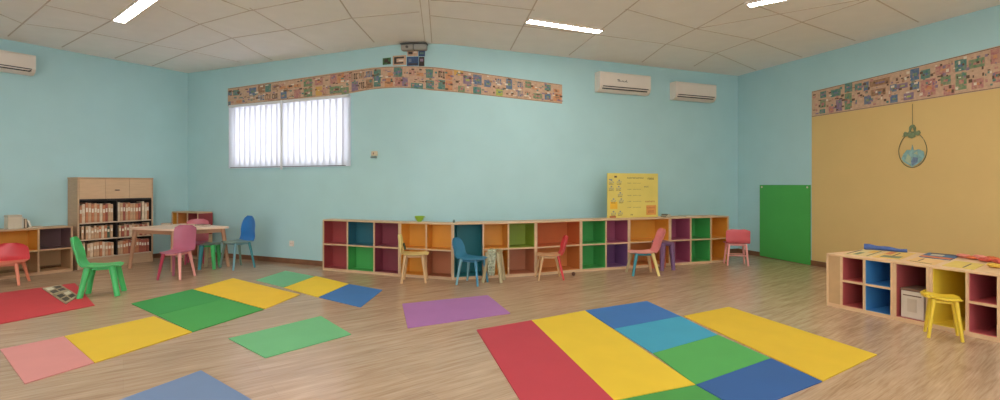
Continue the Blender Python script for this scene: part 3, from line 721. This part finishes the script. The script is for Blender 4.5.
# ------------------------------------------------------------ things on the low cabinets
def sheet(name, label, cat, pts, m, h=.003, z=RH, group=None, extra=None):
    P = [onz(x, y, z) for x, y in pts]; c = sum(P, Vector())/len(P)
    mb = MB(); mb.slab([(p.x-c.x, p.y-c.y, .0005) for p in P], (0, 0, h), m)
    if extra:
        for (s0, r0, s1, r1, mm) in extra:
            def B_(s, r): return (P[0]*(1-s)+P[1]*s)*(1-r)+(P[3]*(1-s)+P[2]*s)*r-c
            mb.slab([(v.x, v.y, h+.0005) for v in (B_(s0, r0), B_(s1, r0), B_(s1, r1), B_(s0, r1))], (0, 0, .0008), mm)
    o = mb.build(name, None, (c.x, c.y, z)); tag(o, label, cat, group or 'papers and toys on the low cabinets'); return o
CRY = mat('crayon_yellow', (222, 176, 84), .8, .1); SHW = mat('sheet_cream', (214, 190, 136), .8, .06); BLP = mat('blue_print', (70, 104, 140), .7, .25, 20); ORP = mat('orange_print', (206, 116, 66), .7, .2, 20); GRP = mat('green_print', (120, 130, 96), .8, .2); DKP = mat('dark_pen', (96, 74, 62), .8)
sheet('drawing_sheet', 'cream drawing sheet nearest the tan wall end of the low cabinets', 'paper', [(843, 254.2), (862, 249.6), (886, 251.5), (869, 257)], SHW, extra=[(.1, .05, .9, .12, DKP), (.1, .3, .5, .5, GRP), (.55, .55, .9, .8, CRY), (.05, .85, .9, .9, DKP)])
sheet('drawing_sheet', 'yellowish drawing sheet under the blue roll', 'paper', [(872, 257.2), (890, 251.5), (916, 253.5), (900, 259.8)], mat('sheet_yellow', (224, 186, 108), .8, .06), extra=[(.1, .2, .35, .9, GRP), (.5, .1, .9, .35, ORP), (.2, .5, .8, .56, DKP)])
sheet('magazine', 'blue and orange printed magazine near the middle of the cabinets', 'magazine', [(919, 257), (929, 253.2), (961, 256), (950, 260.6)], BLP, .006, extra=[(0, 0, .3, 1, ORP), (.45, .2, .75, .6, mat('magazine_white', (200, 190, 170), .7)), (.8, .1, .95, .9, DKP)])
sheet('drawing_sheet', 'pale sheet in front of the magazine', 'paper', [(906, 260.8), (918, 257.3), (945, 261), (934, 265.3)], mat('sheet_buff', (226, 184, 124), .8, .05), .002, extra=[(.05, .1, .1, .9, DKP), (.3, .3, .8, .35, DKP)])
sheet('drawing_sheet', 'light yellow sheet next to the red paper shapes', 'paper', [(942, 265.8), (955, 261), (985, 264.5), (974, 270)], mat('sheet_lemon', (218, 188, 96), .8, .05), .002, extra=[(.1, .6, .8, .66, DKP)])
# blue roll of cloth
p0 = onz(864, 249.8, RH); p1 = onz(907, 253.2, RH); mid = (p0+p1)/2; t = None
mb = MB(); pts = []; rr = []
for i in range(13):
    f = i/12; q = p0*(1-f)+p1*f-mid; pts.append((q.x, q.y+.012*math.sin(f*6), .026)); rr.append(.026-.013*f+.002*math.sin(f*14))
pts = [(a_, b_, min(.026, r+.001)) for (a_, b_, _), r in zip(pts, rr)]
mb.tube(pts, rr, mat('blue_cloth', (74, 96, 150), .8, .25, 18), 12); o = mb.build('cloth_roll', None, (mid.x, mid.y, RH+.005)); tag(o, 'rolled blue cloth lying along the back of the low cabinets', 'cloth roll', 'papers and toys on the low cabinets')
REDP = mat('red_paper', (196, 82, 62), .7, .2, 18); PKP = mat('pink_paper', (214, 128, 110), .7, .2, 18); YLP = mat('yellow_paper', (216, 170, 60), .7, .15, 18); ORG = mat('orange_paper', (204, 100, 50), .7, .2, 18)
for i, (x, y, r, m, lb) in enumerate([(964, 258.2, .05, PKP, 'pink crumpled paper beside the magazine'), (972, 259.5, .04, ORG, 'small orange crumpled paper between two pink ones'), (980, 259.8, .055, PKP, 'pink crumpled paper behind the lemon sheet'), (986, 262, .052, REDP, 'red crumpled paper on the cabinet, biggest of the pile'), (993, 261, .05, ORG, 'orange crumpled paper near the picture edge'), (1000, 264, .05, REDP, 'red crumpled paper cut by the picture edge'), (995, 268, .05, YLP, 'yellow crumpled paper nearest the cabinet front')]):
    p = onz(x, y, RH); mb = MB(); rnd = random.Random(i); n1, n2 = 9, 5; vs = []
    for a_ in range(n2+1):
        for b_ in range(n1):
            rr = r*math.sin(math.pi*(.06+.88*a_/n2))*rnd.uniform(.7, 1.1); vs.append((rr*math.cos(b_*2*math.pi/n1), rr*math.sin(b_*2*math.pi/n1), max(0.001, r*.32*(1-math.cos(math.pi*a_/n2))*rnd.uniform(.75, 1.1))))
    fs = [(a_*n1+b_, a_*n1+(b_+1) % n1, (a_+1)*n1+(b_+1) % n1, (a_+1)*n1+b_) for a_ in range(n2) for b_ in range(n1)]+[tuple(range(n1-1, -1, -1)), tuple(range(n2*n1, n2*n1+n1))]
    mb.add(vs, fs, m); o = mb.build('crumpled_paper', None, (p.x, p.y, RH+.003)); tag(o, lb, 'paper', 'papers and toys on the low cabinets')

# ------------------------------------------------------------ air conditioners
def aircon(label, x0, x1, ytop, ybot, out, logo=False, dots=False, extend=0):
    i = seg((max(x0, 1)+x1)/2); a_ = XY(CE[i][0], wallk(CE[i][0]+1e-6)); b_ = XY(CE[i+1][0], wallk(CE[i+1][0])); d = (b_-a_).normalized(); n = Vector((d.y, -d.x))
    P = a_+n*out
    def at(x): s = (x-500)/500; u = (s*P.y-P.x)/(d.x-s*d.y); return P+d*u
    A = at(x0); B = at(x1); A = A-d*extend; w = (B-A).length; kk = 500/at(x1 if extend else x0).y
    z1 = HC+(HY-ytop)/kk; z0 = HC+(HY-ybot)/kk; h = z1-z0
    o = A-n*out; t = thing('air_conditioner', label, 'air conditioner', (o.x, o.y, z0), math.atan2(d.y, d.x), 'wall air conditioners')
    D = out-.002; prof = [(-.002, 0), (-D*.55, 0), (-D*.86, h*.1), (-D, h*.26), (-D, h*.94), (-D*.93, h), (-.002, h)]; n_ = len(prof)
    mb = MB(); vs = [(x, y, z) for x in (0, w) for y, z in prof]
    fs = [tuple(range(n_)), tuple(range(2*n_-1, n_-1, -1))]+[(q, (q+1) % n_, n_+(q+1) % n_, n_+q) for q in range(n_)]
    mb.add(vs, fs, WHITE); mb.build('casing', t)
    mb = MB(); mb.box((w*.06, -D-.004, h*.3), (w*.94, -D, h*.92), WHITE, bev=.002); mb.build('front_panel', t)
    mb = MB(); mb.box((w*.06, -D-.003, h*.235), (w*.95, -D+.004, h*.275), BLACK)
    mb.box((w*.05, -D*.955-.003, h*.115), (w*.93, -D*.9, h*.165), BLACK); mb.build('air_slot', t)
    mb = MB(); mb.box((w*.08, -D-.006, h*.175), (w*.92, -D*.97, h*.215), WHITE, bev=.001); mb.build('louvre', t)
    if logo:
        mb = MB(); x = w*.33
        for q in range(7):
            lw_ = .017; y_ = -D-.0055
            if q == 0: mb.box((x, y_, h*.62), (x+.022, -D-.004, h*.65), BLACK); mb.box((x+.009, y_, h*.53), (x+.015, -D-.004, h*.65), BLACK); x += .026
            else:
                mb.box((x, y_, h*.53), (x+.007, -D-.004, h*(.66 if q in (1, 6) else .6)), BLACK)
                mb.box((x, y_, h*(.575 if q % 2 else .53)), (x+lw_, -D-.004, h*(.6 if q % 2 else .55)), BLACK); x += .024
        mb.build('logo', t)['label'] = 'small black lettering'
    if dots:
        mb = MB(); mb.box((w-.44, -D-.0055, h*.5), (w-.415, -D-.004, h*.56), DARK); mb.box((w-.065, -D*.97-.004, h*.14), (w-.04, -D*.93, h*.2), BLACK); mb.build('indicator', t)
    return t
aircon('white air conditioner with black lettering, on the back wall', 600, 651, 70.8, 90.5, .13, logo=True)
aircon('white air conditioner nearest the back corner', 676, 716.5, 81, 98.5, .13)
aircon('white air conditioner cut by the picture edge, above the low open shelf', 5, 36, 55.5, 74.8, .15, dots=True, extend=.45)

# ------------------------------------------------------------ collage borders
INKS = [mat('crayon_'+n_, c_, .85, col2=c2, scale=38) for n_, c_, c2 in (
    ('teal', (62, 124, 118), (132, 142, 122)), ('blue', (78, 106, 142), (130, 136, 142)), ('green', (84, 132, 98), (156, 150, 116)), ('pink', (172, 104, 108), (200, 154, 130)),
    ('orange', (200, 122, 88), (206, 160, 116)), ('brown', (130, 96, 76), (180, 140, 108)), ('violet', (122, 102, 136), (160, 134, 136)), ('lime', (150, 176, 76), (190, 180, 110)), ('gold', (214, 170, 76), (206, 160, 110)))]
DOT = mat('pen_line', (104, 82, 66), .85)
def quad_on(mb, x0, x1, za, zb, m, off, th=.001):
    """patch on the wall between directions x0..x1, za/zb functions of x; follows the wall's bend"""
    xs = [x0]+[c[0] for c in CE if x0+.3 < c[0] < x1-.3]+[x1]
    for a_, b_ in zip(xs, xs[1:]):
        e = 1e-3; p = [wp(a_+e, za(a_), off), wp(b_-e, za(b_), off), wp(b_-e, zb(b_), off), wp(a_+e, zb(a_), off)]
        q = [wp(a_+e, za(a_), off+th), wp(b_-e, za(b_), off+th), wp(b_-e, zb(b_), off+th), wp(a_+e, zb(a_), off+th)]
        mb.add(p+q, [(3, 2, 1, 0), (4, 5, 6, 7), (0, 1, 5, 4), (1, 2, 6, 5), (2, 3, 7, 6), (3, 0, 4, 7)], m)
def interp(tab):
    def f(x):
        for (a_, va), (b_, vb) in zip(tab, tab[1:]):
            if x <= b_: return va+(vb-va)*(x-a_)/(b_-a_)
        return tab[-1][1]
    return f
def border(name, label, tops, bots, x0, x1, step, feats, seed):
    ft = interp([(x, wz(x, y)) for x, y in tops]); fb = interp([(x, wz(x, y)) for x, y in bots]); rnd = random.Random(seed)
    t = thing(name, label, 'wall border'); mb = MB(); x = x0
    while x < x1-.01:
        nx = min(x+step*2, x1); quad_on(mb, x, nx, fb, ft, KRAFT, .001, .002+.0008*rnd.random()); x = nx
    mb.build('kraft_paper', t)
    mb = MB(); z = lambda v: (lambda xx: fb(xx)+(ft(xx)-fb(xx))*v)
    quad_on(mb, x0+.3, x1-.3, z(.965), z(.98), DOT, .004); quad_on(mb, x0+.3, x1-.3, z(.015), z(.03), DOT, .004)
    def glyph(xa, xb, va, vb, m):
        n_ = 3; s = (xb-xa)/n_
        for i in range(n_):
            u = xa+i*s; quad_on(mb, u, u+s*.28, z(va), z(vb), m, .0045)
            if rnd.random() < .7: quad_on(mb, u, u+s*.75, z(vb-(vb-va)*.25), z(vb), m, .0046)
            if rnd.random() < .6: quad_on(mb, u, u+s*.75, z(va), z(va+(vb-va)*.25), m, .0047)
            if rnd.random() < .5: quad_on(mb, u+s*.45, u+s*.72, z(va), z(vb), m, .0048)
    used = []
    for (xa, xb, va, vb, c_) in feats:
        quad_on(mb, xa, xb, z(va), z(vb), INKS[c_], .005); used.append((xa, xb, va, vb))
        quad_on(mb, xa+(xb-xa)*.3, xb-(xb-xa)*.25, z(va+(vb-va)*.35), z(va+(vb-va)*.6), INKS[(c_+1) % 9], .0062)
    x = x0+1.5
    while x < x1-step:
        w_ = step*rnd.uniform(.75, .98)
        for va, vb in ((.07, .48), (.52, .93)):
            if any(not (x+w_ < a_-.4 or x > b_+.4 or vb < c_ or va > d_) for a_, b_, c_, d_ in used): continue
            q = rnd.random()
            if q < .45: quad_on(mb, x, x+w_, z(va), z(vb), INKS[rnd.choice([3, 4, 4, 5, 5, 8, 6, 0, 3])], .005); glyph(x+w_*.1, x+w_*.9, va+.1, vb-.08, DOT)
            elif q < .85: glyph(x, x+w_, va+.06, vb-.08, rnd.choice([DOT, INKS[5], INKS[3], INKS[1]]))
            else: quad_on(mb, x, x+w_, z(va+.05), z(va+.2), INKS[4], .005)
        x += step
    x = x0+1
    while x < x1-2:      # loose pen scribbles between the drawings
        for q in range(3):
            va = rnd.uniform(.06, .88); wd = rnd.uniform(.5, 2.4); hh_ = rnd.uniform(.025, .09)
            quad_on(mb, x+rnd.uniform(0, 1.5), x+1.5+wd, z(va), z(min(.95, va+hh_)), rnd.choice([DOT, DOT, INKS[5], INKS[3], INKS[0], INKS[6], PAPER]), .0066)
        x += 2.6
    mb.build('crayon_drawings', t)
    return t
border('paper_border', 'kraft paper border with crayon drawings across the window wall',
       [(228, 88.5), (345, 71.5), (371, 67.8), (400, 66.4), (434, 67.2), (492, 75), (562, 84.7)],
       [(228, 106.3), (345, 94.5), (371, 89.3), (400, 87.6), (434, 90.6), (492, 96), (562, 103.8)], 228, 562, 7.2,
       [(228.5, 232, .6, .85, 1), (228.5, 231, .05, .25, 1), (233.5, 239.5, .55, .85, 0), (249.5, 256.5, .45, .85, 1), (281, 287, .1, .45, 1), (304, 312.5, .55, .9, 2), (304, 312.5, .08, .45, 2), (315, 323, .55, .85, 3), (330, 343, .1, .4, 2), (342, 349, .0, .3, 2), (374, 381, .1, .9, 0), (394, 402.5, .5, .95, 0), (385, 393, .06, .45, 4),
        (426, 433, .52, .9, 0), (426, 434, .05, .42, 0), (411, 423, .0, .25, 0), (454, 463, .75, .98, 8), (463, 471.5, .42, .8, 6), (473, 481.5, .45, .9, 1), (484, 491, .4, .72, 1), (458, 464.5, .02, .3, 2), (473, 481, .02, .34, 0), (496, 502.5, .05, .36, 7), (506, 512, .42, .92, 1), (525, 531, .6, .92, 2), (544.5, 550.5, .6, .9, 0), (544.5, 550.5, .12, .46, 1), (533, 542, .12, .38, 2), (553, 561, .1, .5, 4)], 3)
border('paper_border', 'kraft paper border with crayon drawings above the tan wall panel',
       [(812, 91.5), (1000, 45.5), (1020, 40.6)], [(812, 117.2), (1000, 88.3), (1020, 85.2)], 812, 1020, 7.6,
       [(820.5, 826.5, .66, .9, 0), (820.5, 826, .3, .6, 2), (820, 825.5, .08, .24, 0), (831, 841, .62, .88, 0), (845, 852.5, .68, 1, 0), (845, 852, .08, .64, 2), (855, 862, .66, .9, 0), (864, 869, .6, .9, 1), (864.5, 871.5, .15, .42, 1), (870, 890, .68, .88, 5), (871, 886, .38, .58, 5), (829, 834, .05, .3, 3), (890.5, 897, .4, .62, 1), (890.5, 898, .06, .3, 1), (897, 908, .45, .6, 6), (910.5, 919.5, .62, .95, 1), (910.5, 919.5, .35, .55, 1), (921, 930.5, .6, .85, 0), (904, 914, .08, .28, 6), (921, 936, .1, .56, 3), (936, 951, .62, .86, 3), (941, 951, .32, .55, 2), (944, 955, .03, .28, 3), (955, 967, .6, .9, 0), (956, 967, .12, .54, 2), (969, 985, .6, .82, 2), (972, 984, .08, .32, 3), (991, 1000, .6, .95, 3), (994, 1004, .15, .4, 3)], 5)
# yellow wall panel
mb = MB(); PX = [812, 1058]
q0 = interp([(812, .066), (1060, .066)]); q1 = interp([(812, wz(812, 117.2)), (1060, wz(1060, 79))])
quad_on(mb, 812, 1058, q0, q1, YEL, .0005, .0035); o = mb.build('wall_panel'); tag(o, 'large tan yellow painted panel covering the wall above the low cabinets', 'wall panel')
# green board
t = thing('green_board', 'plain green board fixed low on the wall beside the tan panel', 'board')
mb = MB(); z0g, z1g = .085, wz(785, 185); f0 = lambda x: z0g; f1 = lambda x: z1g
GB = mat('board_green', (75, 169, 78), .6, .03, 4, bump=.1); quad_on(mb, 761.3, 811.4, lambda x: .02 if False else wz(x, 255.4+(x-761)*.188), lambda x: z1g, GB, .013, .016); mb.build('board', t)
for x in (763.5, 809):
    p = wp(x, z1g-.03, .03); mb = MB(); mb.tube([p, p+Vector((-.008, -.002, 0))], [.014, .01], WHITE, 12); mb.build('fixing', t)
# hanging oval ornament on the tan panel
ORX, OTY, OBY = 913.2, 133, 168
t = thing('hanging_ornament', 'oval wire ornament with a bow and blue paper scene, hung on a thread', 'ornament')
t.location = wp(ORX, wz(ORX, 150), .012)
inv = t.location.copy()
i = seg(ORX); a_ = XY(CE[i][0], wallk(CE[i][0]+1e-6)); b_ = XY(CE[i+1][0], wallk(CE[i+1][0])); dd = (b_-a_).normalized(); d3 = Vector((dd.x, dd.y, 0)); n3 = Vector((dd.y, -dd.x, 0))
kk = wallk(ORX); hh = 17.5/kk; ww = (wp(ORX+14.5, 1)-wp(ORX, 1)).length
def on(u, v, o_=0): return d3*(u*ww)+Vector((0, 0, v*hh))+n3*o_
WIRE = mat('wire_green', (84, 92, 62), .5); BOW = mat('bow_green', (122, 136, 100), .7, .2, 40); BLU = mat('paper_blue', (136, 172, 170), .8, .2, 30); BLU2 = mat('paper_slate', (112, 130, 154), .8, .15, 30); BLU3 = mat('paper_pale', (170, 180, 150), .8, .1)
mb = MB(); pts = [on(math.cos(2*math.pi*i/36)*(1-.12*max(0, math.sin(2*math.pi*i/36))), math.sin(2*math.pi*i/36)) for i in range(37)]; mb.tube(pts, [.0035]*37, WIRE, 6); mb.build('wire_oval', t)
mb = MB(); 
for sgn in (-1, 1): mb.slab([on(0, .92, .004), on(sgn*.5, 1.08, .006), on(sgn*.62, .95, .006), on(sgn*.45, .78, .006)], n3*.006, BOW)
mb.slab([on(-.28, .98, .008), on(.28, .98, .008), on(.24, .74, .008), on(0, .66, .008), on(-.24, .74, .008)], n3*.006, BOW)
pts = [on(.22*math.cos(q), 1.22+.2*math.sin(q)) for q in [i*math.pi/8 for i in range(17)]]; mb.tube(pts, [.005]*17, BOW, 6); mb.slab([on(-.3, 1.0, .0), on(-.06, 1.42, 0), on(.06, 1.42, 0), on(.3, 1.0, 0), on(.16, 1.0, 0), on(0, 1.3, 0), on(-.16, 1.0, 0)], n3*.004, BOW)
mb.slab([on(-.72, .8, 0), on(-.6, .92, 0), on(-.55, .82, 0)], n3*.004, BOW); mb.build('bow', t)
mb = MB()
mb.slab([on(-.62, -.66, .0), on(0, -.98, 0), on(.62, -.68, 0), on(.84, -.4, 0), on(.8, -.12, 0), on(.45, .02, 0), on(.1, -.02, 0), on(0, .3, 0), on(-.08, 0, 0), on(-.4, .02, 0), on(-.64, -.22, 0), on(-.78, -.46, 0)], n3*.004, BLU)
mb.slab([on(0, -.9, .004), on(.36, -.72, .004), on(.42, -.46, .004), on(.1, -.4, .004), on(-.06, -.66, .004)], n3*.003, BLU2)
mb.slab([on(-.5, -.6, .004), on(-.1, -.8, .004), on(-.1, -.4, .004), on(-.3, -.2, .004)], n3*.003, BLU3)
mb.slab([on(.1, -.2, .004), on(.4, -.3, .004), on(.36, -.08, .004)], n3*.003, BLU3); mb.build('paper_scene', t)
mb = MB(); mb.tube([on(0, 1.42), Vector((0, 0, wz(ORX, 104)-inv.z))], [.0022, .0022], WIRE, 6); mb.build('thread', t)

# paper pictures and the projector above the border, at the bend of the wall
def scrap(label, x0, x1, y0, y1, m, cols, name='paper_picture', off=.003):
    t = thing(name, label, 'paper picture', group='paper pictures above the border'); mb = MB()
    za = wz((x0+x1)/2, y1); zb = wz((x0+x1)/2, y0); quad_on(mb, x0, x1, lambda x: za, lambda x: zb, m, off, .003); mb.build('sheet', t)
    mb = MB()
    for u0, u1, v0, v1, c_ in cols: quad_on(mb, x0+(x1-x0)*u0, x0+(x1-x0)*u1, lambda x, v=v0: za+(zb-za)*v, lambda x, v=v1: za+(zb-za)*v, c_, off+.0035)
    mb.build('drawing', t)
IB = mat('scrap_blue', (62, 84, 118), .8, .2, 30); IK = mat('scrap_dark', (70, 58, 52), .8, .2); IG = mat('scrap_green', (70, 104, 66), .8, .3, 40)
scrap('dark green leaf cutting left of the pictures above the border', 383, 391, 58, 64.6, IG, [(.2, .7, .3, .8, IK), (.6, .95, .1, .4, IK)])
scrap('tan paper with a dark oval drawing above the border', 393, 406.3, 55.5, 65.2, KRAFT, [(.12, .85, .68, .86, IK), (.1, .28, .2, .8, IK), (.1, .8, .14, .3, IK), (.45, .8, .4, .55, PAPER)])
scrap('dark blue paper directly above the border at the bend', 407, 418.6, 56.8, 65.8, IB, [(.1, .9, .1, .25, IK), (.15, .4, .4, .8, INKS[1])])
scrap('dark brown strip of paper right of the blue paper above the border', 419, 424.4, 57, 66.2, IK, [(.2, .8, .5, .8, INKS[6])])
scrap('small brown and cream picture under the projector', 407.5, 418, 50.2, 56.2, KRAFT, [(.1, .5, .3, .7, IK), (.6, .9, .5, .8, PAPER)])
scrap('slate blue slip of paper under the right half of the projector', 418.6, 425, 49.8, 56.4, IB, [(.2, .8, .3, .6, INKS[0])])
t = thing('projector', 'grey two part projector box mounted just below the ceiling', 'projector')
kk = wallk(415)*1.02; z1 = HC+(HY-43.4)/kk; z0 = HC+(HY-49)/kk
p0 = wp(403.5, z0, .055); p1 = wp(427.5, z0, .055); d = (p1-p0); wP = d.length; d.normalize(); t.location = p0; t.rotation_euler.z = math.atan2(d.y, d.x)
PG1 = mat('projector_grey', (146, 142, 134), .5, .08); PG2 = mat('projector_dark', (78, 72, 70), .5, .1); hP = z1-z0
for n_, x0_, x1_ in (('body', 0, .49), ('side_body', .51, 1)):
    mb = MB(); mb.box((wP*x0_, -.05, 0), (wP*x1_, .03, hP), PG1, bev=.008); mb.build(n_, t)
mb = MB(); mb.box((-.008, -.055, hP), (wP+.008, .035, hP+.012), PG2, bev=.003); mb.build('shadow_strip', t)  # dark strip standing in for the shadow above the box
mb = MB(); mb.box((wP*.49, -.045, .004), (wP*.51, .025, hP-.003), PG2); mb.build('divider', t)
mb = MB(); mb.tube([(wP*.25, -.051, hP*.5), (wP*.25, -.062, hP*.5)], [.016, .016], PG2, 14); mb.build('lens', t)

# thermostat and socket
def plate(name, label, cat, x, y, w_, h_, parts):
    t = thing(name, label, cat); p = wp(x, wz(x, y), 0); i = seg(x); a_ = XY(CE[i][0], wallk(CE[i][0]+1e-6)); b_ = XY(CE[i+1][0], wallk(CE[i+1][0])); d = (b_-a_).normalized()
    t.location = p; t.rotation_euler.z = math.atan2(d.y, d.x); parts(t, w_, h_)
def th(t, w_, h_):
    mb = MB(); mb.box((-w_/2, -.022, -h_/2), (w_/2, -.001, h_/2), mat('thermostat_beige', (206, 190, 160), .5), bev=.005); mb.build('housing', t)
    mb = MB(); mb.box((-w_*.12, -.026, -h_*.2), (0, -.0215, h_*.2), BRN); mb.build('switch', t)
    mb = MB(); mb.box((-w_*.55, -.03, -h_*.85), (w_*.4, -.001, -h_*.62), mat('ledge_grey', (120, 128, 118), .5), bev=.002); mb.build('base_ledge', t)
plate('thermostat', 'small beige switch box on the wall right of the window', 'switch', 375, 153.6, .09, .06, th)
def so(t, w_, h_):
    mb = MB(); mb.box((-w_/2, -.012, -h_/2), (w_/2, -.001, h_/2), WHITE, bev=.003); mb.build('plate', t)
    mb = MB()
    for s in (-1, 1): mb.tube([(s*.012, -.0135, 0), (s*.012, -.011, 0)], [.004, .004], DARK, 8)
    mb.build('holes', t)
plate('power_socket', 'white power socket low on the wall between the table and the cubbies', 'socket', 292, 243.5, .08, .075, so)

# ------------------------------------------------------------ world, camera, view
w = bpy.data.worlds.new('World'); bpy.context.scene.world = w; w.use_nodes = True
bg = w.node_tree.nodes['Background']; bg.inputs[0].default_value = (.92, .95, 1, 1); bg.inputs[1].default_value = 4.8
cam = bpy.data.objects.new('camera', bpy.data.cameras.new('camera')); C.objects.link(cam)
cam.location = (0, 0, HC); cam.rotation_euler = (math.pi/2, 0, 0)
cam.data.sensor_width = 36; cam.data.lens = 18; cam.data.shift_y = -(200-HY)/1000; cam.data.clip_start = .05
sc = bpy.context.scene; sc.camera = cam
sc.view_settings.view_transform = 'Standard'; sc.view_settings.look = 'None'; sc.view_settings.gamma = 1; sc.view_settings.exposure = 0.6
sc.view_settings.use_curve_mapping = False
sc.cycles.use_denoising = True; sc.cycles.max_bounces = 8; sc.cycles.diffuse_bounces = 5; sc.cycles.sample_clamp_indirect = 6
